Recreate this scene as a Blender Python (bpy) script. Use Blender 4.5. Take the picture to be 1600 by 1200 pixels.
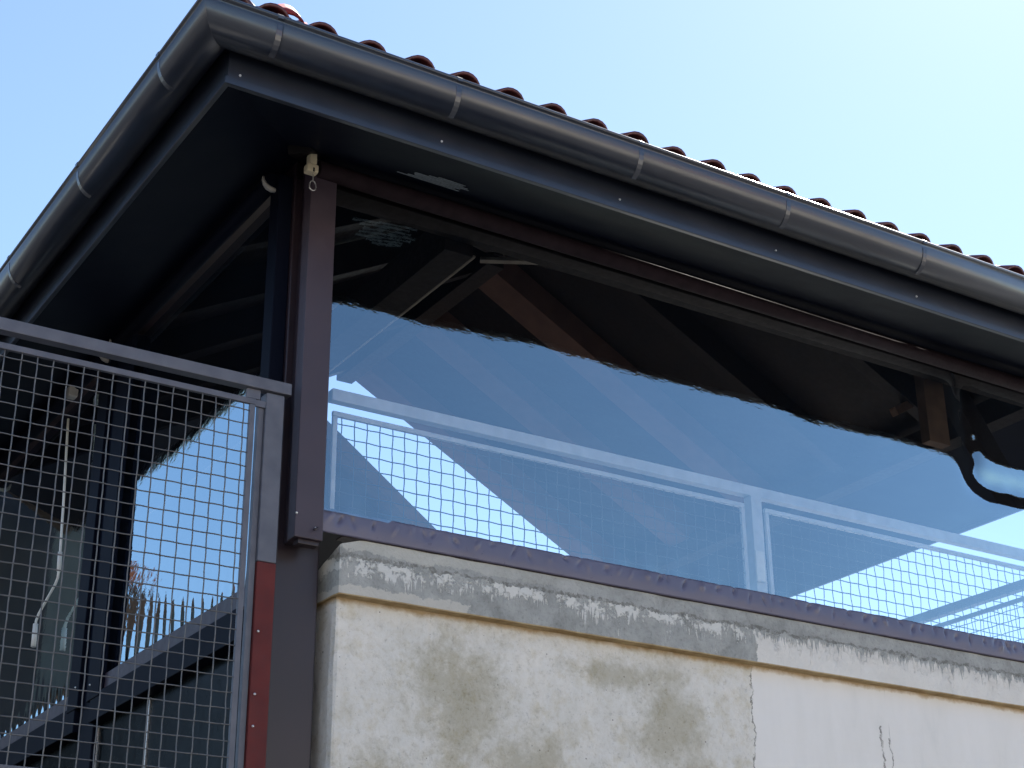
import bpy, bmesh, math, random
from mathutils import Vector, Matrix, noise
random.seed(7)
scene = bpy.context.scene
for o in list(bpy.data.objects): bpy.data.objects.remove(o)
COL = scene.collection
R = math.radians

# ------------------------------------------------------------------ camera
YAW, PIT, ROL, FL = 0.56683181, 0.41931955, -0.00904403, 2585.64
fw = Vector((math.sin(YAW)*math.cos(PIT), math.cos(YAW)*math.cos(PIT), math.sin(PIT)))
rt = Vector((math.cos(YAW), -math.sin(YAW), 0)); up = rt.cross(fw)
rt, up = rt*math.cos(ROL)+up*math.sin(ROL), up*math.cos(ROL)-rt*math.sin(ROL)
cam_d = bpy.data.cameras.new('camera'); cam = bpy.data.objects.new('camera', cam_d); COL.objects.link(cam)
m = Matrix((rt, up, -fw)).transposed().to_4x4(); m.translation = Vector((-2.455, -5.2, 1.6)); cam.matrix_world = m
cam_d.sensor_width = 36; cam_d.lens = 36*FL/1600; cam_d.clip_start = .05; cam_d.clip_end = 3000
scene.camera = cam
scene.render.resolution_x, scene.render.resolution_y = 1024, 768

# ------------------------------------------------------------------ sky, sun, exposure
SUN_AZ, SUN_EL = R(61), R(50)            # azimuth from +Y towards +X
w = bpy.data.worlds.new('World'); scene.world = w; w.use_nodes = True
nt = w.node_tree; bg = nt.nodes['Background']
sky = nt.nodes.new('ShaderNodeTexSky'); sky.sky_type = 'NISHITA'; sky.sun_disc = False
sky.sun_elevation = SUN_EL; sky.sun_rotation = SUN_AZ
sky.air_density = 1.0; sky.dust_density = .28; sky.ozone_density = 2.2; sky.altitude = 200
nt.links.new(sky.outputs[0], bg.inputs[0]); bg.inputs[1].default_value = .05
sd = bpy.data.lights.new('sun', 'SUN'); sun = bpy.data.objects.new('sun', sd); COL.objects.link(sun)
sd.energy = 5.0; sd.angle = R(.5); sd.color = (1, .95, .87)
tosun = Vector((math.sin(SUN_AZ)*math.cos(SUN_EL), math.cos(SUN_AZ)*math.cos(SUN_EL), math.sin(SUN_EL)))
sun.rotation_euler = (-tosun).to_track_quat('-Z', 'Y').to_euler(); sun.location = (20, 20, 30)
vs = scene.view_settings; vs.view_transform = 'Standard'; vs.look = 'None'; vs.gamma = 1; vs.use_curve_mapping = False
vs.exposure = 2.32

# ------------------------------------------------------------------ helpers
def setp(o, label=None, cat=None, group=None, kind=None):
    if label: o['label'] = label
    if cat: o['category'] = cat
    if group: o['group'] = group
    if kind: o['kind'] = kind
    return o
def thing(name, label, cat, loc=(0, 0, 0), group=None):
    o = bpy.data.objects.new(name, None); o.empty_display_size = .1; COL.objects.link(o); o.location = loc
    return setp(o, label, cat, group)
def wloc(o):
    v = Vector((0, 0, 0))
    while o: v += Vector(o.location); o = o.parent
    return v
def link(name, me, mat, parent=None, at=None, smooth=False):
    """me in world coordinates when at is None (re-based to the parent); else placed at world point at"""
    o = bpy.data.objects.new(name, me); COL.objects.link(o)
    if mat and not me.materials: me.materials.append(mat)
    o.parent = parent
    base = wloc(parent) if parent else Vector((0, 0, 0))
    if at is None:
        if parent: me.transform(Matrix.Translation(-base))
    else: o.location = Vector(at)-base
    if smooth:
        for p in me.polygons: p.use_smooth = True
    return o
def mesh_bm(bm, name='m'):
    me = bpy.data.meshes.new(name); bm.normal_update(); bm.to_mesh(me); bm.free(); return me
def mesh_py(v, f, name='m'):
    me = bpy.data.meshes.new(name); me.from_pydata([tuple(a) for a in v], [], f); me.validate(); me.update()
    bm = bmesh.new(); bm.from_mesh(me); bmesh.ops.recalc_face_normals(bm, faces=bm.faces); bm.to_mesh(me); bm.free(); return me
def bx(bm, x0, x1, y0, y1, z0, z1, bev=0):
    r = bmesh.ops.create_cube(bm, size=1)
    vs_ = r['verts']
    bmesh.ops.scale(bm, vec=(x1-x0, y1-y0, z1-z0), verts=vs_)
    bmesh.ops.translate(bm, vec=((x0+x1)/2, (y0+y1)/2, (z0+z1)/2), verts=vs_)
    if bev:
        es = list({e for v in vs_ for e in v.link_edges})
        bmesh.ops.bevel(bm, geom=es, offset=bev, segments=2, affect='EDGES', profile=.6)
def box(name, x0, x1, y0, y1, z0, z1, mat, parent=None, bev=0.003):
    bm = bmesh.new(); bx(bm, x0, x1, y0, y1, z0, z1, bev); return link(name, mesh_bm(bm), mat, parent)
def beam_me(a, b, wid, hei, upv=(0, 0, 1), bev=.003):
    """rectangular bar from a to b, top centred; wid across, hei along upv"""
    a, b = Vector(a), Vector(b); d = (b-a); L = d.length; d.normalize()
    s = d.cross(Vector(upv)).normalized(); u = s.cross(d)
    bm = bmesh.new(); bx(bm, 0, L, -wid/2, wid/2, -hei/2, hei/2, bev)
    M = Matrix((d, s, u)).transposed().to_4x4(); M.translation = a
    bmesh.ops.transform(bm, matrix=M, verts=bm.verts); return mesh_bm(bm)
def beam(name, a, b, wid, hei, mat, parent=None, upv=(0, 0, 1), bev=.003):
    return link(name, beam_me(a, b, wid, hei, upv, bev), mat, parent)
def tube_vf(pts, r, n=6, closed_ends=True, v=None, f=None, base=0):
    v = [] if v is None else v; f = [] if f is None else f
    base = len(v); pts = [Vector(p) for p in pts]; N = len(pts)
    pu = None
    for i, p in enumerate(pts):
        t = (pts[min(i+1, N-1)]-pts[max(i-1, 0)]).normalized()
        if pu is None:
            ref = Vector((0, 0, 1)) if abs(t.z) < .9 else Vector((1, 0, 0)); pu = t.cross(ref).normalized()
        pu = (pu-t*pu.dot(t)).normalized(); pv = t.cross(pu)
        rr = r[i] if isinstance(r, (list, tuple)) else r
        for k in range(n):
            a = 2*math.pi*k/n; v.append(p+(pu*math.cos(a)+pv*math.sin(a))*rr)
    for i in range(N-1):
        for k in range(n):
            a = base+i*n+k; b = base+i*n+(k+1) % n; f.append((a, b, b+n, a+n))
    if closed_ends:
        f.append(tuple(base+k for k in range(n))[::-1]); f.append(tuple(base+(N-1)*n+k for k in range(n)))
    return v, f
def tube(name, pts, r, mat, parent=None, n=8):
    v, f = tube_vf(pts, r, n); o = link(name, mesh_py(v, f), mat, parent, smooth=True)
    for p in o.data.polygons:
        if len(p.vertices) > 4: p.use_smooth = False
    return o

# ------------------------------------------------------------------ materials
def mat(name, base=(.5, .5, .5), rough=.5, metal=0, spec=.5):
    mt = bpy.data.materials.new(name); mt.use_nodes = True
    b = mt.node_tree.nodes['Principled BSDF']
    b.inputs['Base Color'].default_value = (*base, 1); b.inputs['Roughness'].default_value = rough
    b.inputs['Metallic'].default_value = metal; b.inputs['Specular IOR Level'].default_value = spec
    return mt, mt.node_tree, b
def N(t, typ, **k):
    n = t.nodes.new(typ)
    for a, b in k.items():
        if a.startswith('i_'):
            key = a[2:]; key = int(key) if key.isdigit() else key.replace('_', ' ')
            n.inputs[key].default_value = b
        else: setattr(n, a, b)
    return n
def ramp(t, src, stops):
    r = t.nodes.new('ShaderNodeValToRGB'); t.links.new(src, r.inputs[0]); e = r.color_ramp.elements
    while len(e) > 1: e.remove(e[-1])
    e[0].position, e[0].color = stops[0][0], (*stops[0][1], 1)
    for p, c in stops[1:]: x = e.new(p); x.color = (*c, 1)
    return r.outputs[0]
def g(v): return (v, v, v)
def coords(t, scale=(1, 1, 1)):
    tc = N(t, 'ShaderNodeTexCoord'); gm = N(t, 'ShaderNodeNewGeometry')
    mp = N(t, 'ShaderNodeMapping'); mp.inputs['Scale'].default_value = scale
    t.links.new(gm.outputs['Position'], mp.inputs[0]); return mp.outputs[0]
def noise_n(t, co, scale, detail=4, rough=.55, dist=0):
    n = N(t, 'ShaderNodeTexNoise', i_Scale=scale, i_Detail=detail, i_Roughness=rough, i_Distortion=dist)
    t.links.new(co, n.inputs['Vector']); return n.outputs['Fac']
def bump(t, b, h, strength=.3, dist=.01):
    n = N(t, 'ShaderNodeBump', i_Strength=strength, i_Distance=dist); t.links.new(h, n.inputs['Height']); t.links.new(n.outputs[0], b.inputs['Normal'])
def mixc(t, fac, a, b):
    n = N(t, 'ShaderNodeMix', data_type='RGBA')
    for s, v in ((0, fac), (6, a), (7, b)):
        if hasattr(v, 'links'): t.links.new(v, n.inputs[s])
        elif s == 0: n.inputs[0].default_value = v
        else: n.inputs[s].default_value = (*v, 1)
    return n.outputs[2]
def math_n(t, op, a, b=None, c=None, clamp=False):
    n = N(t, 'ShaderNodeMath', operation=op, use_clamp=clamp)
    for i, v in enumerate((a, b, c)):
        if v is None: continue
        if hasattr(v, 'links'): t.links.new(v, n.inputs[i])
        else: n.inputs[i].default_value = v
    return n.outputs[0]
def varied(name, c0, c1, rough=(.4, .55), scale=6, metal=0, bmp=(.15, .004, 40), spec=.5):
    mt, t, b = mat(name, c0, rough[0], metal, spec); co = coords(t)
    n = noise_n(t, co, scale, 5, .6)
    t.links.new(ramp(t, n, [(.3, c0), (.7, c1)]), b.inputs['Base Color'])
    n2 = noise_n(t, co, scale*4, 4, .6)
    t.links.new(ramp(t, n2, [(.3, g(rough[0])), (.7, g(rough[1]))]), b.inputs['Roughness'])
    if bmp: bump(t, b, noise_n(t, co, bmp[2], 3, .6), bmp[0], bmp[1])
    return mt
M = {}
M['brown'] = varied('brown_coated_sheet', (.020, .013, .018), (.028, .018, .025), (.30, .42), 3, 0, (.03, .004, 3), .5)
M['gutter'] = varied('dark_gutter_sheet', (.012, .016, .028), (.016, .021, .035), (.30, .38), 3, 0, (.03, .004, 2.5), 1.0)  # bluish base colour holds the lens haze over the brown coating
_b = M['gutter'].node_tree.nodes['Principled BSDF']; _b.inputs['Coat Weight'].default_value = .25; _b.inputs['Coat Roughness'].default_value = .14
M['soffit'] = varied('dark_soffit_sheet', (.0032, .0050, .0125), (.0038, .0056, .0135), (.5, .55), 1, 0, None, .06)  # blue in this near-black base stands in for lens haze
M['tubecloth'] = varied('rolled_brown_cloth', (.022, .014, .018), (.034, .022, .027), (.6, .75), 18, 0, (.1, .003, 40), .1)
M['post'] = varied('brown_post_sheet', (.040, .028, .040), (.054, .039, .054), (.42, .55), 5, 0, (.04, .003, 4), .5)
M['hem'] = varied('brown_hem_fabric', (.11, .105, .16), (.135, .13, .19), (.27, .36), 5, 0, None, .5)
M['rail_pale'] = varied('pale_galvanised_steel', (.46, .47, .49), (.60, .61, .63), (.4, .6), 14, .1, (.15, .002, 70), .5)
M['rail'] = varied('grey_painted_steel', (.085, .09, .115), (.125, .13, .158), (.4, .6), 14, 0, (.15, .002, 70), .5)
M['wire'] = varied('galvanised_wire', (.105, .105, .11), (.17, .168, .17), (.4, .6), 30, .3, None, .5)
M['wire_dark'] = varied('dark_wire', (.05, .052, .058), (.09, .092, .10), (.4, .6), 30, .2, None, .4)
M['primer'] = varied('red_primer', (.085, .014, .014), (.13, .022, .020), (.6, .75), 10, 0, (.2, .002, 60), .3)
M['zinc'] = varied('zinc_screw', (.6, .6, .6), (.75, .75, .75), (.25, .35), 40, .8, None)
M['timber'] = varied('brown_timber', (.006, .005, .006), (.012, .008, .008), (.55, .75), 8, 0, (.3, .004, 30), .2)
M['timber_lit'] = varied('lit_rafter_timber', (.075, .042, .036), (.115, .066, .054), (.6, .8), 8, 0, (.3, .004, 30), .2)  # lighter timber copy: light on the right-slope rafters put into the colour
M['timber_raw'] = varied('raw_timber', (.075, .045, .032), (.13, .08, .055), (.6, .8), 12, 0, (.3, .004, 40), .3)
M['batten'] = varied('grey_batten', (.20, .17, .14), (.32, .28, .23), (.6, .8), 14, 0, (.3, .003, 50), .3)
M['cream'] = varied('cream_plastic', (.62, .53, .36), (.72, .63, .45), (.4, .5), 20, 0, None)
M['greyplastic'] = varied('grey_plastic', (.28, .27, .26), (.4, .38, .36), (.4, .5), 20, 0, None)
M['white'] = varied('white_enamel', (.66, .64, .60), (.76, .74, .70), (.3, .4), 20, 0, None)
M['pale_streaks'] = varied('pale_streak_sheet', (.10, .115, .135), (.30, .33, .37), (.25, .5), 60, 0, (.5, .003, 80))
M['tile'] = varied('dark_red_clay', (.055, .012, .013), (.11, .024, .022), (.28, .45), 7, 0, (.25, .004, 60), .6)
M['tile_orange'] = varied('orange_clay', (.42, .11, .045), (.55, .16, .06), (.5, .7), 7, 0, (.25, .004, 60), .4)
M['tile_mossy'] = varied('mossy_clay', (.10, .06, .035), (.20, .10, .06), (.7, .9), 3, 0, (.6, .03, 12), .3)
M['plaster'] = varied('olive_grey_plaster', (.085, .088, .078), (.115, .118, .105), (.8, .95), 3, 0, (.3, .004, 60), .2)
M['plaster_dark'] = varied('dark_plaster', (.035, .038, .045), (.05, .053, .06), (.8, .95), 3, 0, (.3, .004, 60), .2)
M['shaded'] = varied('shaded_panel', (.002, .003, .0035), (.004, .0055, .006), (.2, .3), 4, 0, (.25, .006, 7), .04)  # shade behind the panes and dark reflections put into a near-black colour
M['pave'] = varied('worn_asphalt', (.028, .029, .032), (.042, .042, .043), (.8, .95), .7, 0, (.3, .01, 12), .2)
M['slab'] = varied('slab_concrete', (.26, .25, .24), (.34, .33, .31), (.8, .95), 3, 0, (.3, .006, 25), .2)

def blind_mat():
    mt = bpy.data.materials.new('clear_glossy_film'); mt.use_nodes = True; t = mt.node_tree
    t.nodes.remove(t.nodes['Principled BSDF']); out = t.nodes['Material Output']
    tr = N(t, 'ShaderNodeBsdfTransparent'); tr.inputs[0].default_value = (.97, .98, .99, 1)
    gl = N(t, 'ShaderNodeBsdfGlossy'); gl.inputs['Roughness'].default_value = .0; gl.inputs['Color'].default_value = (.72, .92, 1, 1)
    co = coords(t)
    n = noise_n(t, coords(t, (2.2, 4, 7)), 1.6, 4, .55); n2 = noise_n(t, coords(t, (1, 1, 2)), 30, 3, .6)
    h = math_n(t, 'ADD', n, math_n(t, 'MULTIPLY', n2, .10))
    bp = N(t, 'ShaderNodeBump', i_Strength=.075, i_Distance=.010); t.links.new(h, bp.inputs['Height']); t.links.new(bp.outputs[0], gl.inputs['Normal'])
    fr = N(t, 'ShaderNodeFresnel'); fr.inputs['IOR'].default_value = 1.5
    fac = math_n(t, 'MINIMUM', math_n(t, 'MULTIPLY', fr.outputs[0], BLIND_K), .66)
    mx = N(t, 'ShaderNodeMixShader'); t.links.new(fac, mx.inputs[0]); t.links.new(tr.outputs[0], mx.inputs[1]); t.links.new(gl.outputs[0], mx.inputs[2])
    t.links.new(mx.outputs[0], out.inputs[0]); return mt
BLIND_K = 7.0
M['clear'] = blind_mat()

def wall_mat():
    """rough, blotched render left of the paint edge, old white paint right of it"""
    mt, t, b = mat('blotched_render_and_paint', (.4, .38, .34), .9, 0, .2)
    co = coords(t); sp = N(t, 'ShaderNodeSeparateXYZ'); t.links.new(co, sp.inputs[0])
    big = noise_n(t, co, 2.7, 10, .72, .25); mid = noise_n(t, co, 10, 8, .7, .15); fine = noise_n(t, co, 60, 4, .7)
    # damp patches with a shape of their own, broken up by the grain of the render
    fld = None
    for (cx, cz, rx, rz) in ((.66, 3.02, .26, .30), (.95, 2.80, .20, .16), (1.62, 3.05, .20, .22), (1.40, 3.22, .30, .07), (1.72, 2.78, .16, .22), (.32, 2.72, .14, .12)):
        dx = math_n(t, 'DIVIDE', math_n(t, 'SUBTRACT', sp.outputs[0], cx), rx); dz_ = math_n(t, 'DIVIDE', math_n(t, 'SUBTRACT', sp.outputs[2], cz), rz)
        r2 = math_n(t, 'ADD', math_n(t, 'MULTIPLY', dx, dx), math_n(t, 'MULTIPLY', dz_, dz_))
        e_ = math_n(t, 'POWER', 2.718, math_n(t, 'MULTIPLY', r2, -1.0))
        fld = e_ if fld is None else math_n(t, 'MAXIMUM', fld, e_)
    rag = noise_n(t, co, 7, 12, .78, .2)
    pf = math_n(t, 'ADD', math_n(t, 'MULTIPLY', fld, .62), math_n(t, 'MULTIPLY', math_n(t, 'SUBTRACT', rag, .5), 1.5))
    damp = ramp(t, pf, [(.18, g(0)), (.36, g(.45)), (.50, g(.8)), (.75, g(1))])
    blot = mixc(t, damp, ramp(t, big, [(.34, (.68, .655, .60)), (.50, (.77, .745, .70)), (.66, (.84, .80, .74))]), (.50, .465, .375))
    wash = ramp(t, mid, [(.30, (.80, .75, .62)), (.50, (1, 1, 1)), (.72, (1.0, .99, .97))])
    ml = N(t, 'ShaderNodeMix', data_type='RGBA', blend_type='MULTIPLY'); ml.inputs[0].default_value = .8
    t.links.new(blot, ml.inputs[6]); t.links.new(wash, ml.inputs[7])
    fm = N(t, 'ShaderNodeMix', data_type='RGBA', blend_type='MULTIPLY'); fm.inputs[0].default_value = .45
    t.links.new(ml.outputs[2], fm.inputs[6]); t.links.new(ramp(t, fine, [(.28, g(.45)), (.42, g(.95)), (.7, g(1))]), fm.inputs[7])
    cel = fm.outputs[2]
    gr = noise_n(t, co, 24, 9, .8, .4)
    gm_ = N(t, 'ShaderNodeMix', data_type='RGBA', blend_type='MULTIPLY'); gm_.inputs[0].default_value = .55
    t.links.new(cel, gm_.inputs[6]); t.links.new(ramp(t, gr, [(.34, (.62, .58, .50)), (.44, (.93, .91, .87)), (.56, g(1.0)), (.68, (1.06, 1.06, 1.05))]), gm_.inputs[7]); cel = gm_.outputs[2]
    # trowel scratches
    sc = noise_n(t, coords(t, (3, 3, 11)), 4.5, 8, .8, 1.2)
    cel = mixc(t, ramp(t, sc, [(.655, g(0)), (.69, g(.45))]), cel, (.30, .27, .21))
    # pits
    vor = N(t, 'ShaderNodeTexVoronoi', i_Scale=26); t.links.new(co, vor.inputs['Vector'])
    pit = math_n(t, 'LESS_THAN', vor.outputs['Distance'], math_n(t, 'MULTIPLY', ramp(t, mid, [(.42, g(0)), (.62, g(1))]), .11))
    cel = mixc(t, math_n(t, 'MULTIPLY', pit, .7), cel, (.16, .14, .11))
    # paint: streaky, slightly pinkish white
    st = noise_n(t, coords(t, (5, 5, 1.6)), 1.2, 6, .6)
    paint = ramp(t, st, [(.22, (.72, .70, .665)), (.40, (.80, .77, .73)), (.60, (.83, .80, .765))])
    cs = noise_n(t, coords(t, (22, 22, .8)), 1.5, 5, .7)
    paint = mixc(t, ramp(t, cs, [(.70, g(0)), (.75, g(.6))]), paint, (.22, .21, .20))
    for (cx, za, zb, wd) in ((2.78, 2.84, 3.17, .006), (2.83, 2.95, 3.12, .004), (2.50, 2.7, 2.95, .004), (3.3, 2.75, 2.9, .005)):
        dx = math_n(t, 'ABSOLUTE', math_n(t, 'SUBTRACT', math_n(t, 'ADD', sp.outputs[0], math_n(t, 'MULTIPLY', math_n(t, 'SUBTRACT', noise_n(t, co, 9, 5, .7), .5), .07)), cx))
        ck_ = math_n(t, 'MULTIPLY', math_n(t, 'LESS_THAN', dx, wd), math_n(t, 'MULTIPLY', math_n(t, 'GREATER_THAN', sp.outputs[2], za), math_n(t, 'LESS_THAN', sp.outputs[2], zb)))
        ck_ = math_n(t, 'MULTIPLY', ck_, ramp(t, noise_n(t, co, 40, 4, .7), [(.4, g(.15)), (.55, g(.85))]))
        paint = mixc(t, ck_, paint, (.20, .18, .16))
    sx = math_n(t, 'ADD', sp.outputs[0], math_n(t, 'MULTIPLY', math_n(t, 'SUBTRACT', noise_n(t, co, 11, 5, .7), .5), .11))
    sx = math_n(t, 'ADD', sx, math_n(t, 'MULTIPLY', math_n(t, 'SUBTRACT', sp.outputs[2], 3.3), -.055))
    right = math_n(t, 'GREATER_THAN', sx, 2.065)
    edg = math_n(t, 'MULTIPLY', math_n(t, 'LESS_THAN', math_n(t, 'ABSOLUTE', math_n(t, 'SUBTRACT', sx, 2.062)), .0045), ramp(t, noise_n(t, co, 16, 4, .6), [(.40, g(.1)), (.55, g(.8))]))
    cel = mixc(t, edg, cel, (.20, .19, .16)); paint = mixc(t, edg, paint, (.30, .28, .25))
    oz = math_n(t, 'MULTIPLY', math_n(t, 'SUBTRACT', math_n(t, 'ADD', sp.outputs[2], math_n(t, 'MULTIPLY', math_n(t, 'SUBTRACT', noise_n(t, co, 9, 5, .7), .5), .05)), 3.325), 50, clamp=True)
    allc = mixc(t, math_n(t, 'MULTIPLY', oz, .85), mixc(t, right, cel, paint), ramp(t, mid, [(.3, (.30, .19, .08)), (.7, (.52, .38, .20))]))
    t.links.new(allc, b.inputs['Base Color'])
    hb = math_n(t, 'ADD', math_n(t, 'MULTIPLY', mid, .8), math_n(t, 'ADD', math_n(t, 'MULTIPLY', gr, .6), math_n(t, 'MULTIPLY', fine, .35)))
    hb = math_n(t, 'ADD', math_n(t, 'MULTIPLY', hb, math_n(t, 'SUBTRACT', 1.15, right)), math_n(t, 'MULTIPLY', right, .95))
    bump(t, b, hb, .7, .012); return mt
def ledge_mat():
    """grey cement band: pale lime drips hang down it, painted white right of the same edge"""
    mt, t, b = mat('cement_band', (.3, .3, .28), .9, 0, .2)
    co = coords(t); sp = N(t, 'ShaderNodeSeparateXYZ'); t.links.new(co, sp.inputs[0])
    z = sp.outputs[2]
    mid = noise_n(t, co, 9, 6, .65, .3); fine = noise_n(t, co, 70, 4, .7); low = noise_n(t, co, 1.6, 3, .5)
    grey = ramp(t, mid, [(.3, (.27, .275, .26)), (.5, (.36, .365, .35)), (.7, (.45, .45, .43))])
    fm = N(t, 'ShaderNodeMix', data_type='RGBA', blend_type='MULTIPLY'); fm.inputs[0].default_value = .5
    t.links.new(grey, fm.inputs[6]); t.links.new(ramp(t, fine, [(.28, g(.4)), (.45, g(.95)), (.7, g(1.1))]), fm.inputs[7]); grey = fm.outputs[2]
    # lime: a line at about 3.48 with drips that reach down by a noise of x
    dr = noise_n(t, coords(t, (48, 8, 2.2)), 1.0, 5, .75); dr2 = noise_n(t, coords(t, (7, 3, 1.5)), 1.0, 4, .65)
    reach = math_n(t, 'MULTIPLY', math_n(t, 'POWER', math_n(t, 'MULTIPLY', dr, math_n(t, 'ADD', dr2, .22)), 3.0), 1.0)
    wob = math_n(t, 'MULTIPLY', math_n(t, 'SUBTRACT', noise_n(t, co, 8, 7, .75), .5), .10)
    line = math_n(t, 'ADD', 3.492, wob)
    below = math_n(t, 'SUBTRACT', line, z)
    lime = math_n(t, 'MULTIPLY', math_n(t, 'GREATER_THAN', below, .0), math_n(t, 'LESS_THAN', below, reach))
    lime = math_n(t, 'MULTIPLY', lime, ramp(t, noise_n(t, co, 11, 6, .75), [(.46, g(0)), (.51, g(1))]))
    crust = math_n(t, 'MULTIPLY', math_n(t, 'LESS_THAN', math_n(t, 'ABSOLUTE', math_n(t, 'ADD', below, .006)), .007), ramp(t, noise_n(t, co, 30, 6, .8), [(.42, g(0)), (.55, g(.8))]))
    cel = mixc(t, math_n(t, 'MULTIPLY', lime, .85), grey, (.72, .71, .67)); cel = mixc(t, crust, cel, (.15, .145, .13))
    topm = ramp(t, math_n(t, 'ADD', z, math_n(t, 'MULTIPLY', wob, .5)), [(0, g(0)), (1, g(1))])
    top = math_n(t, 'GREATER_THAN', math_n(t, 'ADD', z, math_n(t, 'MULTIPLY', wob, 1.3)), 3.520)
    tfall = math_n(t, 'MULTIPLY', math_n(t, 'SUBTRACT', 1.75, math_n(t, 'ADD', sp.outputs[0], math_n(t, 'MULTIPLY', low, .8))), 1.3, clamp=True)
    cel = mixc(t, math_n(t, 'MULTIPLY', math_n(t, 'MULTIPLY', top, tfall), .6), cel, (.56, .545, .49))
    # pale scuffed foot of the band on its first stretch
    foot = math_n(t, 'MULTIPLY', math_n(t, 'LESS_THAN', math_n(t, 'ADD', z, math_n(t, 'MULTIPLY', wob, 1.1)), 3.385), math_n(t, 'LESS_THAN', math_n(t, 'ADD', sp.outputs[0], math_n(t, 'MULTIPLY', wob, 2.0)), .66))
    cel = mixc(t, math_n(t, 'MULTIPLY', foot, .7), cel, (.60, .57, .51))
    # paint with runs of bare cement
    rn = noise_n(t, coords(t, (46, 8, .5)), 1.0, 4, .75)
    pz = math_n(t, 'SUBTRACT', math_n(t, 'ADD', 3.502, math_n(t, 'MULTIPLY', wob, .6)), math_n(t, 'MULTIPLY', math_n(t, 'POWER', rn, 4.2), .50))
    sx = math_n(t, 'ADD', sp.outputs[0], math_n(t, 'MULTIPLY', math_n(t, 'SUBTRACT', noise_n(t, co, 13, 5, .7), .5), .07))
    right = math_n(t, 'GREATER_THAN', sx, 2.065)
    p = math_n(t, 'MULTIPLY', right, math_n(t, 'LESS_THAN', z, pz))
    darkrun = ramp(t, noise_n(t, coords(t, (40, 8, 1.1)), 1.1, 4, .7), [(.66, g(0)), (.72, g(.8))])
    paint = mixc(t, darkrun, ramp(t, mid, [(.3, (.68, .65, .60)), (.7, (.78, .75, .70))]), (.20, .18, .17))
    cel = mixc(t, math_n(t, 'MULTIPLY', math_n(t, 'MULTIPLY', right, lime), .8), cel, grey)
    cel = mixc(t, p, cel, paint)
    oz = math_n(t, 'MULTIPLY', math_n(t, 'SUBTRACT', 3.3535, z), 600, clamp=True)
    cel = mixc(t, oz, cel, ramp(t, mid, [(.3, (.30, .19, .08)), (.7, (.55, .42, .24))]))
    t.links.new(cel, b.inputs['Base Color'])
    hb = math_n(t, 'ADD', math_n(t, 'ADD', mid, math_n(t, 'MULTIPLY', fine, .4)), math_n(t, 'MULTIPLY', math_n(t, 'ADD', lime, p), .5))
    bump(t, b, hb, .7, .010); return mt
M['wall'] = wall_mat(); M['ledge'] = ledge_mat()
M['ochre'] = varied('ochre_stained_joint', (.36, .22, .085), (.52, .37, .18), (.85, .95), 7, 0, (.4, .004, 50), .2)

# ------------------------------------------------------------------ the setting
def sheet(name, x0, x1, y0, y1, z, mt):
    return link(name, mesh_py([(x0, y0, z), (x1, y0, z), (x1, y1, z), (x0, y1, z)], [(0, 1, 2, 3)]), mt)
setp(sheet('ground', -900, 900, -900, 900, 0, M['pave']), kind='structure')

# parapet: front wall with a projecting cement band on top
par = thing('parapet_wall', 'blotched rendered parapet wall with a cement band, white paint past a ragged edge', 'wall', (2.6, .15, 0))
def rough_wall(name, x0, x1, y0, y1, z0, z1, mt, parent, amp, seed, cut=0, nx=110, nz=40):
    """box whose front and left faces are uneven; cut = how far the top left corner is knocked off"""
    v, f = [], []
    # grid on the strip: left side (y1->y0) then front (x0->x1)
    path = [(x0, y1+(y0-y1)*i/8) for i in range(8)]+[(x0+(x1-x0)*(i/nx)**1.25, y0) for i in range(nx+1)]
    zs = [z0+(z1-z0)*(k/nz)**.6 for k in range(nz+1)]
    for z in zs:
        for i, (x, y) in enumerate(path):
            n_ = noise.fractal(Vector((x*5+seed, z*5, y*5)), 1.0, 2.0, 4)*amp
            xx, yy, zz = x, y, z
            if i < 8: xx += n_
            elif i == 8: xx += .006+n_*.5; yy += .006
            else: yy += n_
            if z > z1-.0001: zz += noise.noise(Vector((x*7, seed, y*9)))*amp*.8
            if cut and x < x0+cut and z > z1-cut:
                zz -= max(0, (x0+cut-x))*.3+(max(0, y-y0))*.35
            v.append((xx, yy, zz))
    W = len(path)
    for k in range(nz):
        for i in range(W-1): f.append((k*W+i, k*W+i+1, (k+1)*W+i+1, (k+1)*W+i))
    # back, top, bottom
    b0 = len(v)
    v += [(x1, y1, z0), (x1, y1, z1)]
    top = [nz*W+i for i in range(W)]; bot = [i for i in range(W)]
    f.append(tuple(top)+(b0+1,)); f.append(tuple(reversed(bot))+(b0,)) 
    f.append(tuple([W-1+k*W for k in range(nz+1)])+(b0+1, b0))
    f.append(tuple([k*W for k in reversed(range(nz+1))])+(b0, b0+1))
    return link(name, mesh_py(v, f), mt, parent)
rough_wall('wall_face', .115, 5.3, .045, .30, 0, 3.35, M['wall'], par, .0045, 3)
rough_wall('cement_band', .10, 5.32, 0, .32, 3.348, 3.562, M['ledge'], par, .004, 9, cut=.09, nz=14)

# terrace slab and the landing outside it
tslab = thing('terrace_slab', 'concrete floor slab of the roofed terrace behind the parapet', 'slab', (2.5, 2.3, 2.4))
box('slab', -.1, 5.3, .33, 4.5, 2.4, 2.58, M['slab'], tslab)
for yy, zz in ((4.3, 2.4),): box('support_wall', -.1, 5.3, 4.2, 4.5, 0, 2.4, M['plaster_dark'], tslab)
land = thing('stair_landing', 'concrete landing slab under the tall mesh railing panel', 'landing', (-1.6, .6, 2.4))
box('slab', -3.2, -.2, -.08, 1.3, 2.42, 2.57, M['slab'], land)
for xx in (-3.0, -.5): box('support_post', xx-.08, xx+.08, 1.0, 1.16, 0, 2.42, M['rail'], land)

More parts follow.
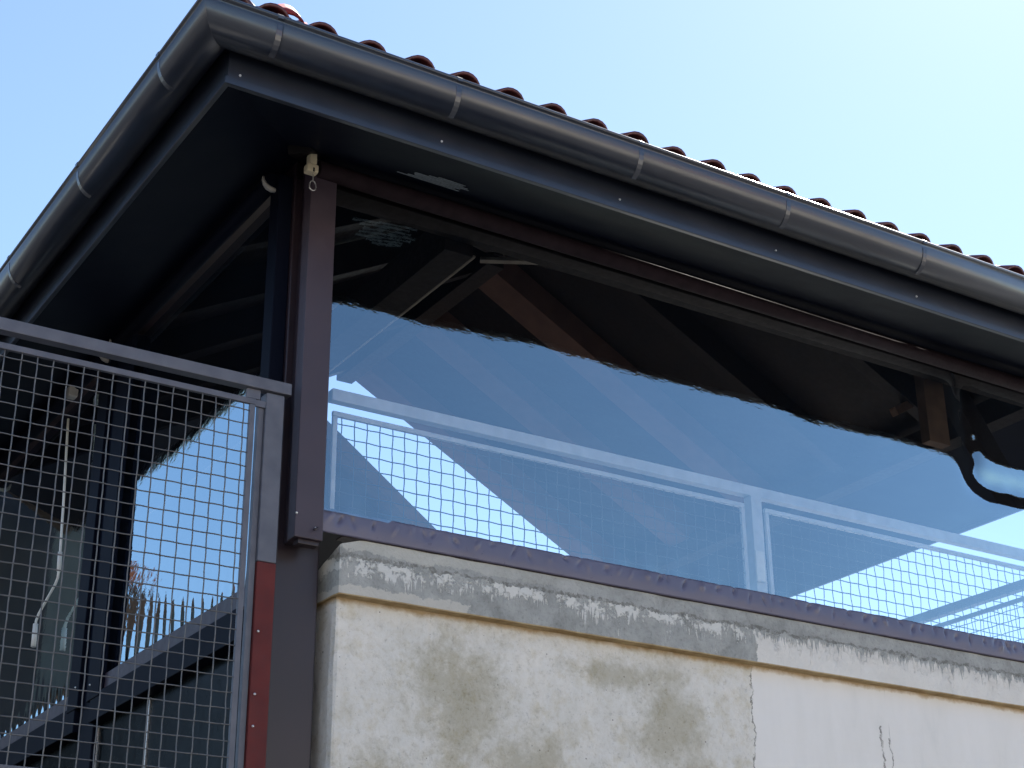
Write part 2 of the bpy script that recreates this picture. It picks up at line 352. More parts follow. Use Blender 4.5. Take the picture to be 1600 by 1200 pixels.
# ------------------------------------------------------------------ roof
TP = .55
XL, XR, YF, YB, ZE = -.69, 5.10, -.60, 4.30, 4.90
XRG = (XL+XR)/2
def under(x, y): return ZE+.03+TP*min(x-XL, XR-x, y-YF)
roof = thing('terrace_roof', 'hipped terrace roof with dark red barrel tiles, brown fascia and dark soffit', 'roof', (XRG, 1.8, 4.9))
def slope(name, pts, mt, thick, parent):
    """solid sheet: pts (x,y,z) of the underside, extruded upwards"""
    n = len(pts); v = [Vector(p) for p in pts]+[Vector(p)+Vector((0, 0, thick)) for p in pts]
    f = [tuple(range(n))[::-1], tuple(range(n, 2*n))]+[(i, (i+1) % n, n+(i+1) % n, n+i) for i in range(n)]
    return link(name, mesh_py(v, f), mt, parent)
yh = YF+(XRG-XL); zr = under(XRG, yh)
e = .02
# boarded underside of the three slopes (starts inside the fascia)
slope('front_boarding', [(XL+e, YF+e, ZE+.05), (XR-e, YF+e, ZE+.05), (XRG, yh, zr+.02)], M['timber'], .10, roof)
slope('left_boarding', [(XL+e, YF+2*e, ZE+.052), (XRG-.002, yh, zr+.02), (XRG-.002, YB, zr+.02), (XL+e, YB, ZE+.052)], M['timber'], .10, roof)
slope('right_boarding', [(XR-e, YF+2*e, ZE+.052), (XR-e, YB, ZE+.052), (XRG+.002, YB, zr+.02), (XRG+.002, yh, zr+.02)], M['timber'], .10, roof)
# metal soffit that boxes in the overhang: rises gently from fascia to post line
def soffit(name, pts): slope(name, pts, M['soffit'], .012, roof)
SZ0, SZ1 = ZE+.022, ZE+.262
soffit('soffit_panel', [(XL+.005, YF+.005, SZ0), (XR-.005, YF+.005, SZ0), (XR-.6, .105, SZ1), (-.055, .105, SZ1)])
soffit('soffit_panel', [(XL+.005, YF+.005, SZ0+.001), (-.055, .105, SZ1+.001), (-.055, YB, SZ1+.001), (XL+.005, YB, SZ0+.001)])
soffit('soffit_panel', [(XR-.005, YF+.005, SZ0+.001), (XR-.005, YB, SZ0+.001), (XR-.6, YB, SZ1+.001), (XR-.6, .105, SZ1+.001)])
# fascia with folded drip edge
def fascia(name, axis, a0, a1, pos, out):
    pr = [(0, 5.10), (0, ZE+.036), (.012, ZE+.030), (.013, ZE+.002), (.010, ZE), (-.006, ZE), (-.006, 5.10)]   # (outward, z)
    v, f = [], []
    for a, mit in ((a0, 1), (a1, -1)):
        for o_, z in pr:
            p = pos+out*o_
            q = a-mit*o_*1.0 if True else a
            v.append((q, p, z) if axis == 'x' else (p, q, z))
    n = len(pr)
    f = [(i, (i+1) % n, n+(i+1) % n, n+i) for i in range(n)]+[tuple(range(n))[::-1], tuple(range(n, 2*n))]
    return link(name, mesh_py(v, f), M['gutter'], roof)
fascia('fascia', 'x', XL, XR, YF, -1)
fascia('fascia', 'y', YF, YB, XL, -1)
fascia('fascia', 'y', YF, YB, XR, 1)
sm = bmesh.new(); bmesh.ops.create_uvsphere(sm, u_segments=8, v_segments=6, radius=.005); SCREW = mesh_bm(sm, 'screw'); SCREW.materials.append(M['zinc'])
for x in (-.645, .17, .99, 1.80, 2.62, 3.4): link('screw', SCREW, None, roof, (x, YF-.001, ZE+.055))
# barge boards of the open gable at the back
for s in (-1, 1):
    a = Vector((XRG, YB+.03, zr+.04)); b = Vector((XRG+s*(XRG-XL), YB+.03, ZE+.04))
    d = (b-a).normalized(); n_ = Vector((0, 1, 0)).cross(d)
    beam('barge_board', a, b, .03, .15, M['timber_raw'], roof, upv=n_ if n_.z > 0 else -n_)
# timbers
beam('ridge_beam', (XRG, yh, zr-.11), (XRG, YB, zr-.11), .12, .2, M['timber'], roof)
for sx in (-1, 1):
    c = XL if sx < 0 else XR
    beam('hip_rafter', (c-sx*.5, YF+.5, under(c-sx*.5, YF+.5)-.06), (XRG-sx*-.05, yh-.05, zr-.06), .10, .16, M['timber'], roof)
for y in (.9, 1.7, 2.5, 3.3, 4.15):
    for s in (-1, 1):
        xt = XRG+s*.07 if y > yh else XRG+s*(XRG-XL-(y-YF)-.08)
        xe = XRG+s*(XRG-XL-.6)
        if (xt-xe)*s < 0:
            wide = s > 0 and y > 2
            beam('rafter', (xe, y, under(xe, y)-.07), (xt, y, under(xt, y)-.07), .22 if wide else .08, .16, M['timber_lit'] if wide else M['timber'], roof)
for x in (.6, 1.4, 2.2, 3.0, 3.8):
    yt = min(x-XL, XR-x)+YF-.08
    beam('rafter', (x, .22, under(x, .22)-.06), (x, yt, under(x, yt)-.06), .08, .14, M['timber'], roof)
box('wall_plate', -.1, 4.4, .09, .21, 5.07, 5.22, M['timber'], roof)
box('wall_plate', -.16, -.04, .29, YB, 5.10, 5.24, M['brown'], roof)
box('wall_plate', 4.3, 4.42, .22, YB, 5.10, 5.24, M['timber'], roof)
box('tie_beam', .66, .80, .22, YB-.05, 5.02, 5.19, M['timber'], roof)
beam('tie_beam_edge', (.808, .22, 5.026), (.808, YB-.1, 5.026), .012, .012, M['batten'], roof)  # pale strip paints the lit lower edge of the tie beam
beam('batten', (1.109, .669, 5.3), (1.483, .47, 5.3), .035, .018, M['batten'], roof)
beam('batten', (.62, 1.62, 5.29), (.86, 1.29, 5.3), .03, .018, M['batten'], roof)
tube('hook_wire', [(1.10, .62, 5.36), (1.16, .60, 5.40), (1.185, .60, 5.41), (1.19, .60, 5.36), (1.20, .60, 5.31)], .004, M['batten'], roof, 5)
box('timber_stud', 3.555, 3.70, .27, .33, 4.76, 5.35, M['timber_raw'], roof)
beam('brace', (3.72, .36, 5.34), (4.25, .36, 4.55), .10, .12, M['timber'], roof)
beam('cleat', (3.98, .9, 5.24), (4.12, .9, 5.32), .05, .05, M['timber_raw'], roof)
beam('cleat', (4.5, .9, 5.36), (4.62, .9, 5.41), .05, .05, M['timber_raw'], roof)

# barrel tiles: one mesh, laid course by course
def tile_mesh():
    W, L, th = .196, .37, .013
    prof = [(-.098, .0), (-.068, -.004), (-.062, .0)]
    for k in range(1, 10):
        a = math.pi*(1-k/10); prof.append((.008+.066*math.cos(a), .062*math.sin(a)))
    prof += [(.078, 0), (.098, 0)]
    v, f = [], []; n = len(prof)
    for (y, lift, sc) in ((0, .03, 1.06), (L, 0, .95)):
        for off in (0, th):
            for x, z in prof: v.append((x*(sc if abs(x) < .08 else 1), y, z*sc+lift+off))
    for i in range(n-1):
        f += [(i, i+1, 2*n+i+1, 2*n+i), (n+i, 3*n+i, 3*n+i+1, n+i+1), (i, n+i, n+i+1, i+1), (2*n+i, 2*n+i+1, 3*n+i+1, 3*n+i)]
    f += [(0, 2*n, 3*n, n), (n-1, 2*n-1, 4*n-1, 3*n-1)]
    me = mesh_py(v, f, 'tile'); me.materials.append(M['tile'])
    for p in me.polygons: p.use_smooth = True
    return me
M['tile_sunlit'] = varied('sunlit_red_clay', (.16, .014, .018), (.22, .022, .024), (.55, .7), 9, 0, (.25, .004, 60), .3)  # brighter copy of the tile clay: sunlight on the corner tile as colour
TILE = tile_mesh(); pang = math.atan(TP); cs, sn = math.cos(pang), math.sin(pang)
base_r = wloc(roof); cnt = 0
for c in range(11):
    s = .30*c
    y = YF-.085+s*cs; z = 5.100+s*sn
    k = 0
    for i in range(-5, 32):
        x = .197*i+.0
        if min(x-XL, XR-x) < (y-YF)+.06: continue
        o = link('tile', TILE, None, roof, (x+random.uniform(-.004, .004), y+random.uniform(-.006, .006), z+random.uniform(-.002, .003)))
        o.rotation_euler = (pang+random.uniform(-.012, .012), random.uniform(-.02, .02), random.uniform(-.012, .012)); cnt += 1
for c in range(3):
    s = .30*c
    x = XL-.06+s*cs; z = 5.085+s*sn
    for i in range(0, 24):
        y = -.5+.197*i
        if y-YF < (x-XL)+.06 or y > YB: continue
        o = link('tile', TILE, None, roof, (x, y, z)); o.rotation_euler = (Matrix.Rotation(-math.pi/2, 3, 'Z') @ Matrix.Rotation(pang, 3, 'X')).to_euler()
# hip caps from the corner up
cap = []
def cap_mesh():
    v, f = [], []; n = 9; L = .36
    for (y, sc, lift) in ((0, 1.12, .03), (L, .95, 0)):
        for r_ in (.085, .072):
            for k in range(n):
                a = math.pi*k/(n-1); v.append((r_*sc*math.cos(a), y, r_*sc*math.sin(a)*1.0+lift))
    for i in range(n-1):
        f += [(i, i+1, 2*n+i+1, 2*n+i), (n+i, 3*n+i, 3*n+i+1, n+i+1), (i, n+i, n+i+1, i+1), (2*n+i, 2*n+i+1, 3*n+i+1, 3*n+i)]
    f += [(0, 2*n, 3*n, n), (n-1, 2*n-1, 4*n-1, 3*n-1)]
    me = mesh_py(v, f, 'cap'); me.materials.append(M['tile'])
    for p in me.polygons: p.use_smooth = True
    return me
CAP = cap_mesh(); hang = math.atan(TP/math.sqrt(2))
for c in range(12):
    s = .3*c; h = s*math.cos(hang)/math.sqrt(2)
    if h > XRG-XL: break
    o = link('hip_cap', CAP, None, roof, (XL-.05+h, YF-.05+h, 5.13+s*math.sin(hang)))
    o.rotation_euler = (Matrix.Rotation(-math.pi/4, 3, 'Z') @ Matrix.Rotation(hang, 3, 'X')).to_euler()

TR = TILE.copy(); TR.materials.clear(); TR.materials.append(M['tile_sunlit'])
o = link('tile', TR, None, roof, (-.50, -.62, 5.145)); o.rotation_euler = (Matrix.Rotation(-.35, 3, 'Z') @ Matrix.Rotation(.80, 3, 'X')).to_euler()
# half-round gutter, mitred at the corner, with clips
gut = thing('rain_gutter', 'dark brown half-round rain gutter running round the eaves corner of the roof', 'gutter', (XL, YF, 5.05))
GR, GC, GZ = .076, .084, 5.118
def gut_prof():
    p = []
    for k in range(17):
        a = math.pi*k/16; p.append((GC-GR*math.cos(a), GZ-.024-GR*math.sin(a)*1.25))     # outward, z ; from wall side round to the outside
    p.append((GC+GR+.001, GZ-.012))
    for k in range(7):                                                                    # rolled bead
        a = -math.pi/2+math.pi*1.55*k/6; p.append((GC+GR+.000+.009*math.cos(a)-.0, GZ+.009+.009*math.sin(a)))
    return p
def gutter_run(name, axis, a0, a1, pos, sgn, mit0):
    pr = gut_prof(); n = len(pr); v, f = [], []
    inner = [(o_-.0, z) for o_, z in pr]
    segs = [a0, a1]
    for j, a in enumerate(segs):
        for o_, z in pr:
            q = a-(o_ if j == 0 and mit0 else 0)
            p = pos+sgn*o_
            v.append((q, p, z) if axis == 'x' else (p, q, z))
    for i in range(n-1): f.append((i, i+1, n+i+1, n+i))
    me = mesh_py(v, f); o = link(name, me, M['gutter'], gut, smooth=True)
    md = o.modifiers.new('thickness', 'SOLIDIFY'); md.thickness = .003; md.offset = 0
    return o
run_f = gutter_run('front_run', 'x', XL, XR+.1, YF, -1, True)
run_l = gutter_run('left_run', 'y', YF, YB, XL, -1, True)
def clip_mesh():
    v, f = [], []; wd = .011; pr = []
    for k in range(9, 17):
        a = math.pi*k/16; pr.append((GC-(GR+.0035)*math.cos(a), GZ-.024-(GR+.0035)*math.sin(a)*1.25))
    for k in range(6):
        a = -math.pi/2+math.pi*1.5*k/5; pr.append((GC+GR+.013*math.cos(a), GZ+.009+.013*math.sin(a)))
    n = len(pr)
    for s in (-wd, wd):
        for o_, z in pr: v.append((s, -o_, z))
    f = [(i, i+1, n+i+1, n+i) for i in range(n-1)]
    me = mesh_py(v, f, 'clip'); me.materials.append(M['gutter'])
    bm = bmesh.new(); bm.from_mesh(me); bmesh.ops.solidify(bm, geom=bm.faces, thickness=.004); bm.to_mesh(me); bm.free()
    return me
CLIP = clip_mesh()
for x in (-.575, .150, .985, 1.745, 2.53, 3.36, 4.2): link('gutter_clip', CLIP, None, run_f, (x, YF, 0))
for y in (-.33, .55, 1.47, 2.4, 3.3):
    o = link('gutter_clip', CLIP, None, run_l, (XL, y, 0)); o.rotation_euler = (0, 0, -math.pi/2)
# right eave downpipe, seen past the terrace
dp = thing('downpipe', 'brown downpipe dropping from the eave past the open terrace end', 'downpipe', (5.1, 1.1, 0))
tube('pipe', [(5.2, .95, 5.03), (5.2, .95, 4.90), (5.19, .93, 4.7), (5.19, .93, 0)], .04, M['brown'], dp, 10)

# ------------------------------------------------------------------ corner post and second post
def guide_screws(parent, pts, mt=None):
    for p in pts: link('screw', SCREW, None, parent, p)
post = thing('corner_post', 'square brown clad corner post with a folded guide cover down its front', 'post', (-.02, .2, 0))
box('cladding', -.105, .07, .10, .275, 0, 5.16, M['brown'], post, .006)
box('guide_cover', -.093, .019, -.03, .035, 3.522, 5.10, M['post'], post, .004)
box('cover_foot', -.070, .012, -.012, .03, 3.505, 3.523, M['brown'], post, .003)
box('front_guide', -.075, .005, .036, .099, 3.53, 5.10, M['brown'], post, .003)
box('side_guide', -.165, -.107, .115, .20, 3.30, 5.08, M['soffit'], post, .004)
for p in ((-.090, -.0315, 3.61), (-.012, -.0315, 3.565)): link('screw', SCREW, None, post, p)
tube('bent_nail', [(-.005, -.032, 3.568), (-.014, -.05, 3.560), (-.030, -.055, 3.548)], .004, M['brown'], post, 6)
post2 = thing('side_post', 'brown clad post between the two side blinds, guide covers ending above the sill', 'post', (-.1, 1.95, 0))
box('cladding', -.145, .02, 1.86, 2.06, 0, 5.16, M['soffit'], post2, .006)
box('guide_cover', -.175, -.146, 1.74, 1.90, 3.30, 5.08, M['soffit'], post2, .004)
box('guide_cover', -.175, -.146, 2.02, 2.16, 3.30, 5.08, M['soffit'], post2, .004)
for p in ((-.176, 1.86, 3.37), (-.176, 2.06, 3.40)): link('screw', SCREW, None, post2, p)
rpost = thing('end_post', 'brown clad roof post at the far end of the parapet', 'post', (4.56, .18, 0))
box('cladding', 4.48, 4.64, .10, .26, 0, 5.12, M['brown'], rpost, .006)

# steel stanchion beside the corner post: grey above, red primer below
st = thing('steel_stanchion', 'steel box post beside the corner post, grey above and bare red primer below', 'post', (-.18, 0, 0))
box('upper_section', -.222, -.150, -.01, .045, 3.415, 4.062, M['rail'], st, .004)
ls = box('lower_section', -.221, -.149, -.009, .044, 0, 3.414, M['primer'], st, .004); ls['label'] = 'lower length in dull red primer'
box('edge_strip', -.245, -.2225, .005, .03, 0, 4.03, M['rail'], st, .002)
for z in (3.16, 2.94, 2.83): link('screw', SCREW, None, st, (-.205, -.0115, z))

# ------------------------------------------------------------------ mesh railings
PITCH = .0548
def wire_me(L, phase, name, wmat):
    pts, k = [], int(round(L/PITCH*2)); 
    for i in range(k+1): pts.append((0, .0024*(1 if (i//1+phase) % 2 else -1) if i % 1 == 0 else 0, L*i/k))
    pts = []
    n = max(2, int(L/(PITCH/4)))
    for i in range(n+1):
        s = L*i/n; pts.append((0, .0026*math.sin(math.pi*s/PITCH+phase*math.pi), s))
    v, f = tube_vf(pts,   .0025, 4); me = mesh_py(v, f, name); me.materials.append(wmat)
    for p in me.polygons: p.use_smooth = True
    return me
def mesh_panel(parent, a0, a1, z0, z1, pos, axis='x', first=None, bars=('top', 'bottom', 'left', 'right'), wb=.022, name='panel_frame', fmat=None, wmat=None):
    """frame (one mesh) with every wire a child; axis x: panel in plane y=pos; axis y: plane x=pos"""
    wmat = wmat or M['wire']; bm = bmesh.new(); t = .008
    def bb(u0, u1, za, zb):
        if axis == 'x': bx(bm, u0, u1, pos-t, pos+t, za, zb, .002)
        else: bx(bm, pos-t, pos+t, u0, u1, za, zb, .002)
    if 'top' in bars: bb(a0, a1, z1-wb, z1)
    if 'bottom' in bars: bb(a0, a1, z0, z0+wb)
    if 'left' in bars: bb(a0+.001, a0+wb, z0+wb+.001, z1-wb-.001)
    if 'right' in bars: bb(a1-wb, a1-.001, z0+wb+.001, z1-wb-.001)
    fr = link(name, mesh_bm(bm), fmat or M['rail'], parent)
    u0, u1, w0, w1 = a0+wb*.6, a1-wb*.6, z0+wb*.6, z1-wb*.6
    V = [wire_me(w1-w0, p, 'wire_v', wmat) for p in (0, 1)]; H = [wire_me(u1-u0, p, 'wire_h', wmat) for p in (0, 1)]
    u = first if first is not None else u0+.03; i = 0
    while u < u1-.005:
        o = link('wire', V[i % 2], None, fr, (u, pos-.0, w0) if axis == 'x' else (pos, u, w0))
        o.rotation_euler = (random.uniform(-.002, .002), random.uniform(-.003, .003), 0 if axis == 'x' else math.pi/2)
        u += PITCH; i += 1
    z = w1-.035; i = 0
    while z > w0+.005:
        o = link('wire', H[i % 2], None, fr, (u0, pos, z) if axis == 'x' else (pos, u0, z))
        o.rotation_euler = (Matrix.Rotation(0 if axis == 'x' else math.pi/2, 3, 'Z') @ Matrix.Rotation(math.pi/2, 3, 'Y') @ Matrix.Rotation(random.uniform(-.002, .002), 3, 'X')).to_euler()
        z -= PITCH; i += 1
    return fr
lr = thing('tall_mesh_railing', 'tall wire mesh railing panel with a box top rail beside the corner post', 'railing', (-1.2, 0, 2.57))
box('top_rail', -2.6, -.128, -.022, .022, 4.066, 4.112, M['rail'], lr, .003)
mesh_panel(lr, -2.4, -.262, 2.60, 4.027, 0, 'x', first=-2.33)
for x in (-.262, -1.6): box('fixing_tab', x-.004, x+.045, -.006, .006, 4.000, 4.026, M['rail'], lr, .002)
for x in (-2.5,): box('end_post', x-.03, x+.03, -.024, .024, 2.57, 4.065, M['rail'], lr, .003)
box('rail_spacer', -.30, -.245, -.006, .006, 4.028, 4.065, M['rail'], lr, .001)

tr = thing('terrace_railing', 'wire mesh railing with flat top rail standing behind the clear front blind', 'railing', (2.1, .06, 3.5))
box('top_rail', .072, 4.27, .045, .085, 4.120, 4.168, M['rail_pale'], tr, .003)
mesh_panel(tr, .082, 2.098, 3.60, 4.080, .062, 'x', fmat=M['rail_pale'], wb=.020, wmat=M['wire_dark'])
box('post', 2.125, 2.185, .04, .09, 3.575, 4.119, M['rail_pale'], tr, .003)
box('white_clamp', 2.118, 2.165, .025, .039, 3.72, 3.86, M['white'], tr, .004)
mesh_panel(tr, 2.215, 4.08, 3.60, 4.080, .062, 'x', fmat=M['rail_pale'], wb=.020, wmat=M['wire_dark'])
sr = thing('side_railing', 'wire mesh railing running back from the parapet at the open far end', 'railing', (4.13, 1.5, 3.0))
box('top_rail', 4.11, 4.16, .12, 4.1, 4.066, 4.112, M['rail'], sr, .003)
mesh_panel(sr, .16, 2.1, 3.05, 4.03, 4.135, 'y', wmat=M['wire_dark'])
mesh_panel(sr, 2.2, 4.05, 3.05, 4.03, 4.135, 'y', wmat=M['wire_dark'])
for y in (2.15, 4.08): box('post', 4.11, 4.16, y-.025, y+.025, 2.58, 4.065, M['rail'], sr, .003)

# ------------------------------------------------------------------ clear roll-up blinds
def blind_sheet(name, u0, u1, z0, z1, pos, axis, fn, parent, du=.03, dz=.03):
    nu, nz = int((u1-u0)/du), int((z1-z0)/dz); v, f = [], []
    for k in range(nz+1):
        z = z0+(z1-z0)*k/nz
        for i in range(nu+1):
            u = u0+(u1-u0)*i/nu; d = pos+fn(u, z)
            v.append((u, d, z) if axis == 'x' else (d, u, z))
    W = nu+1
    for k in range(nz):
        for i in range(nu): f.append((k*W+i, k*W+i+1, (k+1)*W+i+1, (k+1)*W+i))
    me = bpy.data.meshes.new(name); me.from_pydata(v, [], f)
    return link(name, me, M['clear'], parent, smooth=True)
def sstep(a, b, x):
    t = max(0, min(1, (x-a)/(b-a))); return t*t*(3-2*t)
def front_fn(x, z):
    d = .0022*noise.noise(Vector((x*1.3, z*1.5, 1.0)))+.0007*noise.noise(Vector((x*4.5, z*5, 4.0)))
    d += .042*math.exp(-(max(0, x)/.5)**1.5)*(z-4.5)
    # puckered right end
    q = (z-4.335)/.115
    pk = q*q*(3-2*q) if 0 < q < 1 else (0 if q <= 0 else math.exp(-((z-4.45)/.072)**2))
    d += .0125*sstep(3.46, 3.66, x)*pk*(1+.25*noise.noise(Vector((x*9, z*6, 2))))
    d += .022*math.exp(-((x-3.55)/.06)**2)*sstep(4.37, 4.66, z)*(1+.3*noise.noise(Vector((x*20, z*14, 1))))
    d += .002*math.exp(-((x-.12)/.12)**2)*math.sin(z*9)
    # drawn in at the hem
    d += .0012*math.exp(-(z-3.65)/.05)*math.sin(x*37+3*noise.noise(Vector((x*2, 0, 0))))
    return d
fb = thing('front_blind', 'clear plastic roll-up blind mirroring the sky, hung above the parapet', 'blind', (2.1, 0, 3.56))
blind_sheet('clear_sheet', .022, 4.27, 3.645, 5.03, .012, 'x', front_fn, fb, .016, .016)
tube('roller_tube', [(-.07, -.035, 5.052), (4.3, -.035, 5.040)], .036, M['tubecloth'], fb, 20)
v, f = [], []                                                                       # wrinkled hem with the weight bar inside
nx_, nz_ = 850, 12
rc = random.Random(5); creases = []; cx_ = .06
while cx_ < 4.2:
    creases.append((cx_, rc.uniform(.006, .014), rc.uniform(.006, .016)*(1 if rc.random() < .75 else -.6), rc.uniform(-.5, .7), rc.uniform(3.618, 3.642), rc.uniform(.010, .020)))
    cx_ += rc.uniform(.035, .10)
for k in range(nz_+1):
    z = 3.566+.09*k/nz_
    for i in range(nx_+1):
        x = .02+4.25*i/nx_
        d_ = -.004-.004*math.sin(math.pi*k/nz_)+.0012*noise.noise(Vector((x*6, z*20, 3)))
        for c in creases:
            if abs(x-c[0]) < .06: d_ += c[2]*math.exp(-((x-c[0]-c[3]*(z-c[4]))/c[1])**2-((z-c[4])/c[5])**2)
        sag = .0035*noise.noise(Vector((x*2.2, 7, 0)))+.0012*noise.noise(Vector((x*14, 3, 0)))
        v.append((x, d_, z+sag*(1 if k > 6 else .4)))
W = nx_+1
for k in range(nz_):
    for i in range(nx_): f.append((k*W+i, k*W+i+1, (k+1)*W+i+1, (k+1)*W+i))
hem = bpy.data.meshes.new('hem'); hem.from_pydata(v, [], f); hm = link('hem', hem, M['hem'], fb, smooth=True)
md = hm.modifiers.new('t', 'SOLIDIFY'); md.thickness = .006; md.offset = 1
# sill flashing under it, its far end catching light
box('sill_flashing', .11, 4.3, -.002, .05, 3.5625, 3.568, M['brown'], fb, .001)
# gear with crank eye
gear = thing('crank_gear', 'cream plastic crank gear with wire eye at the roller end by the corner', 'gear', (-.10, -.06, 5.05))
bm = bmesh.new(); bx(bm, -.122, -.092, -.075, -.035, 5.045, 5.095, .006); bx(bm, -.115, -.100, -.068, -.045, 5.092, 5.102, .003)
link('housing', mesh_bm(bm), M['cream'], gear)
bm = bmesh.new(); bx(bm, -.134, -.084, -.078, -.038, 5.008, 5.044, .008); link('mount', mesh_bm(bm), M['cream'], gear)
box('slot', -.110, -.103, -.0795, -.077, 5.008, 5.026, M['soffit'], gear, .001)
ey = [(-.105, -.07, 5.012), (-.105, -.07, 4.985)]
for k in range(13):
    a = math.pi/2+2*math.pi*k/12; ey.append((-.105+.0145*math.cos(a), -.07, 4.949+.022*math.sin(a)-.004*math.cos(a)**2))
tube('wire_eye', ey, .0025, M['zinc'], gear, 6)

def left_fn(off):
    def fn(y, z):
        d = .002*noise.noise(Vector((y*1.7, z*1.9, 9.0+off)))
        a = math.exp(-(z-3.395)/.06)*(.75+.6*noise.noise(Vector((y*2.3, off, 0))))
        d += .0040*a*math.sin(y*62+4*noise.noise(Vector((y*3, z*1.2, off))))
        d += .0007*math.exp(-(z-3.38)/.26)*noise.noise(Vector((y*5, z*4, 3+off)))
        return d
    return fn
GB = 'clear roll-up blinds along the terrace side'
for nm, y0, y1, lab in (('side_blind', .21, 1.80, 'clear plastic side blind next to the corner post, bottom puckered, reflecting blue sky'),
                        ('side_blind', 2.12, 4.0, 'clear plastic side blind beyond the side post, hung with a white crank')):
    b_ = thing(nm, lab, 'blind', (-.13, (y0+y1)/2, 3.3), GB)
    blind_sheet('clear_sheet', y0-.02, y1+.02, 3.395, 5.03, -.128, 'y', left_fn(y0), b_, .012, .02)
    tube('roller_tube', [(-.175, y0-.05, 5.065), (-.175, y1+.12, 5.065)], .034, M['soffit'], b_, 16)
    box('bottom_bar', -.150, -.112, y0, y1, 3.325, 3.40, M['post'], b_, .003)
    for yy in (y0-.055, y1+.125):
        pts = [(-.175+.045*math.cos(a), yy, 5.065+.045*math.sin(a)) for a in [math.pi*(.95+1.0*k/8) for k in range(9)]]
        tube('bracket', pts, [.004, .007, .010, .012, .012, .010, .008, .006, .004], M['greyplastic'], b_, 6)
sill = thing('side_sill', 'dark brown sill beam under the side blinds', 'sill', (-.12, 2, 3.2))
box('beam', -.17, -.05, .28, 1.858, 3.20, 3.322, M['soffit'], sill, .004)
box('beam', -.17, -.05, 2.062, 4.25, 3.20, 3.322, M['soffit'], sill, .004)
GP = 'shade-dark panes below the side sill'
for k, (y0, y1) in enumerate(((.28, 1.24), (1.26, 1.855), (2.065, 4.25))):
    p = thing('shaded_panel', ('wide pane painted dark for shade under the side sill next to the corner post', 'narrow pane painted dark for shade under the side sill against the side post', 'long pane painted dark for shade under the side sill beyond the side post')[k], 'panel', (-.1, (y0+y1)/2, 2.58), GP)
    box('pane', -.115, -.105, y0, y1, 2.58, 3.198, M['shaded'], p, .001)
    box('edge_strip', -.122, -.104, y1+.001, y1+.008, 2.58, 3.196, M['zinc'], p, .001)
ck = thing('blind_winder', 'white crank handle hanging from the side blind gear, bent near its grip', 'winder', (-.2, 2.55, 3.7))
tube('rod', [(-.2, 2.545, 4.88), (-.2, 2.47, 4.40), (-.2, 2.425, 4.06), (-.2, 2.43, 4.01), (-.2, 2.46, 3.985), (-.2, 2.68, 3.895), (-.2, 2.715, 3.865), (-.2, 2.712, 3.74)], .0065, M['white'], ck, 8)
tube('joint_sleeve', [(-.2, 2.437, 4.14), (-.2, 2.425, 4.04)], .011, M['white'], ck, 8)
tube('grip', [(-.2, 2.716, 3.85), (-.2, 2.712, 3.735)], .0125, M['white'], ck, 10)
box('gear', -.225, -.175, 2.50, 2.56, 4.99, 5.05, M['greyplastic'], ck, .01)

# thin pale streaks on the soffit
def pale_streaks(name, label, pts, mt):
    """thin pale slivers just below the soffit"""
    t_ = thing(name, label, 'pale_streaks', pts[0][0])
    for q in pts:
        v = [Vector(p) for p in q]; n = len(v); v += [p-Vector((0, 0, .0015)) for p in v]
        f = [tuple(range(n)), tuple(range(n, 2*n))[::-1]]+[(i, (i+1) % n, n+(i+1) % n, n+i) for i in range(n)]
        link('sliver', mesh_py(v, f), mt, t_)
def sz(y): return SZ0+(SZ1-SZ0)*(y-YF-.005)/(.105-YF-.005)-.004
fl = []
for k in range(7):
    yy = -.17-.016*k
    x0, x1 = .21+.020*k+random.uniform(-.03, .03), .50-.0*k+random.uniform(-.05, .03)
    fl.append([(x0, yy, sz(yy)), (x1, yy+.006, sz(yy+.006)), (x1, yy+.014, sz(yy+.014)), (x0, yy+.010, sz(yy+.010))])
pale_streaks('soffit_streaks', 'thin pale streaks on the dark front soffit', fl, M['pale_streaks'])

# ------------------------------------------------------------------ houses
hs = thing('adjoining_house', 'plastered house gable behind the terrace with a dark sloping verge', 'house', (1, 5, 0))
def prism(name, prof, y0, y1, mt, parent):
    n = len(prof); v = [(x, y0, z) for x, z in prof]+[(x, y1, z) for x, z in prof]
    f = [tuple(range(n)), tuple(range(n, 2*n))[::-1]]+[(i, (i+1) % n, n+(i+1) % n, n+i) for i in range(n)]
    return link(name, mesh_py(v, f), mt, parent)
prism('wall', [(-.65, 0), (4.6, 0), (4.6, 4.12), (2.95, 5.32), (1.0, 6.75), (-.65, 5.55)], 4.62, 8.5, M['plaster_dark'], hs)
prism('roof', [(-1.0, 5.42), (1.0, 6.87), (4.9, 4.02), (4.9, 4.15), (1.0, 7.0), (-1.0, 5.55)], 4.55, 8.7, M['tile_mossy'], hs)
nb = thing('neighbour_house', 'tall olive grey house beyond the stair side, seen mirrored in the side blind', 'house', (-2, 15, 0))
box('wall', -3.62, -.9, 12.3, 18, 0, 9.5, M['plaster'], nb, 0)
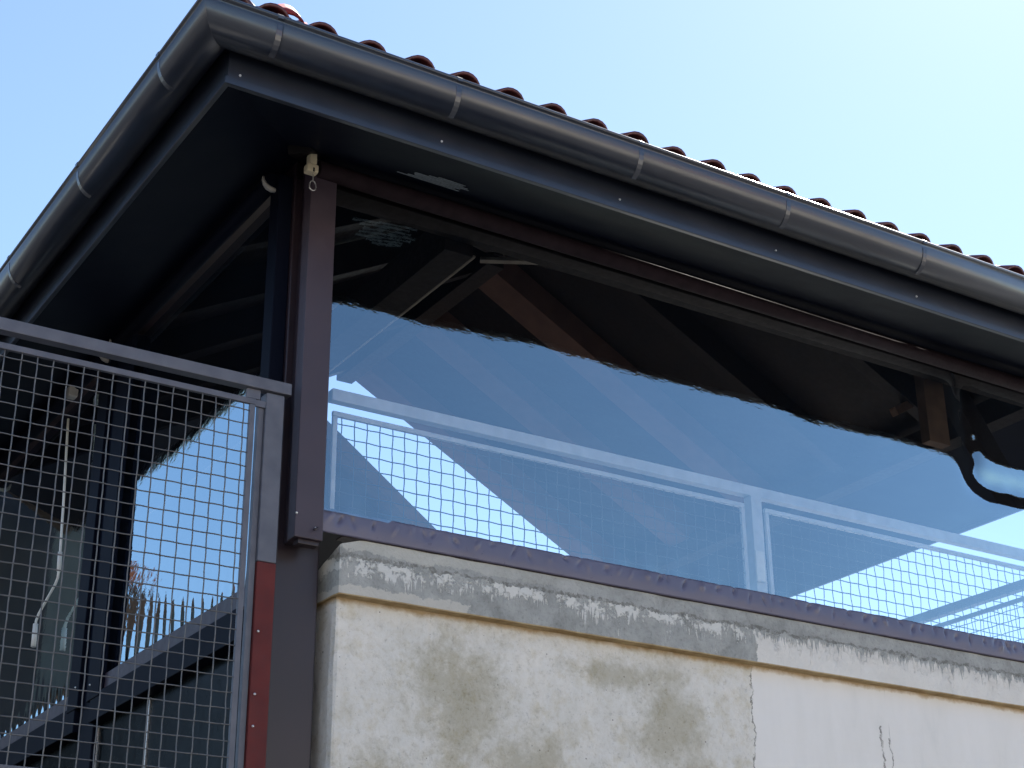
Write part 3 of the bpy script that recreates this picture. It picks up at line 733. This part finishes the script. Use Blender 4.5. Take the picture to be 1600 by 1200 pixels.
prism('roof', [(-3.9, 9.4), (-2.2, 10.8), (-.6, 9.4), (-.6, 9.55), (-2.2, 10.95), (-3.9, 9.55)], 12.0, 18.2, M['tile_orange'], nb)
an = thing('annexe', 'low annexe with mossy roof and orange ridge tile against the olive house', 'house', (-4, 13, 0))
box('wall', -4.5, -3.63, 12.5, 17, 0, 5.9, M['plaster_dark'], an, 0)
prism('roof', [(-4.75, 5.6), (-3.80, 7.22), (-3.63, 7.2), (-3.63, 6.2), (-4.5, 5.5)], 12.2, 17.2, M['tile_mossy'], an)
tube('ridge_tile', [(-3.74, 12.15, 7.27), (-3.74, 17, 7.27)], .125, M['tile_orange'], an, 10)

# houses across the street, behind the viewpoint: sunlit, mirrored as the warm stripe in the gutter
M['facade'] = varied('sunlit_cream_facade', (.74, .68, .58), (.80, .74, .64), (.85, .95), 1.5, 0, (.2, .004, 30), .2)
M['glass'] = varied('window_glass', (.02, .025, .03), (.03, .035, .04), (.05, .1), 2, 0, None, .5)
GH = 'houses across the street'
for (x0, x1, y1, h, lab) in ((-22, -6.5, -13, 6.2, 'long cream rendered house across the street, with the lower roof'), (-5, 13, -14, 6.6, 'taller cream rendered house across the street, with two window rows'), (15, 34, -13.5, 6.3, 'cream rendered house at the far end of the opposite street side')):
    h_ = thing('opposite_house', lab, 'house', ((x0+x1)/2, y1-4, 0), GH)
    box('wall', x0, x1, y1-8, y1, 0, h, M['facade'], h_, 0)
    n = 4; v = [(x0-.4, y1+.4, h), (x1+.4, y1+.4, h), (x1+.4, y1-8.4, h), (x0-.4, y1-8.4, h), (x0+3.4, y1-4, h+1.1), (x1-3.4, y1-4, h+1.1)]
    link('roof', mesh_py(v, [(0, 1, 5, 4), (1, 2, 5), (2, 3, 4, 5), (3, 0, 4), (3, 2, 1, 0)]), M['tile_orange'], h_)
    for r_ in range(2):
        for k in range(int((x1-x0)/2.6)):
            cx = x0+1.6+2.6*k; z = 1.1+2.9*r_
            wn = box('window', cx-.5, cx+.5, y1-.05, y1+.02, z, z+1.35, M['white'], h_, 0)
            box('pane', cx-.43, cx+.43, y1+.018, y1+.028, z+.07, z+1.28, M['glass'], wn, 0)
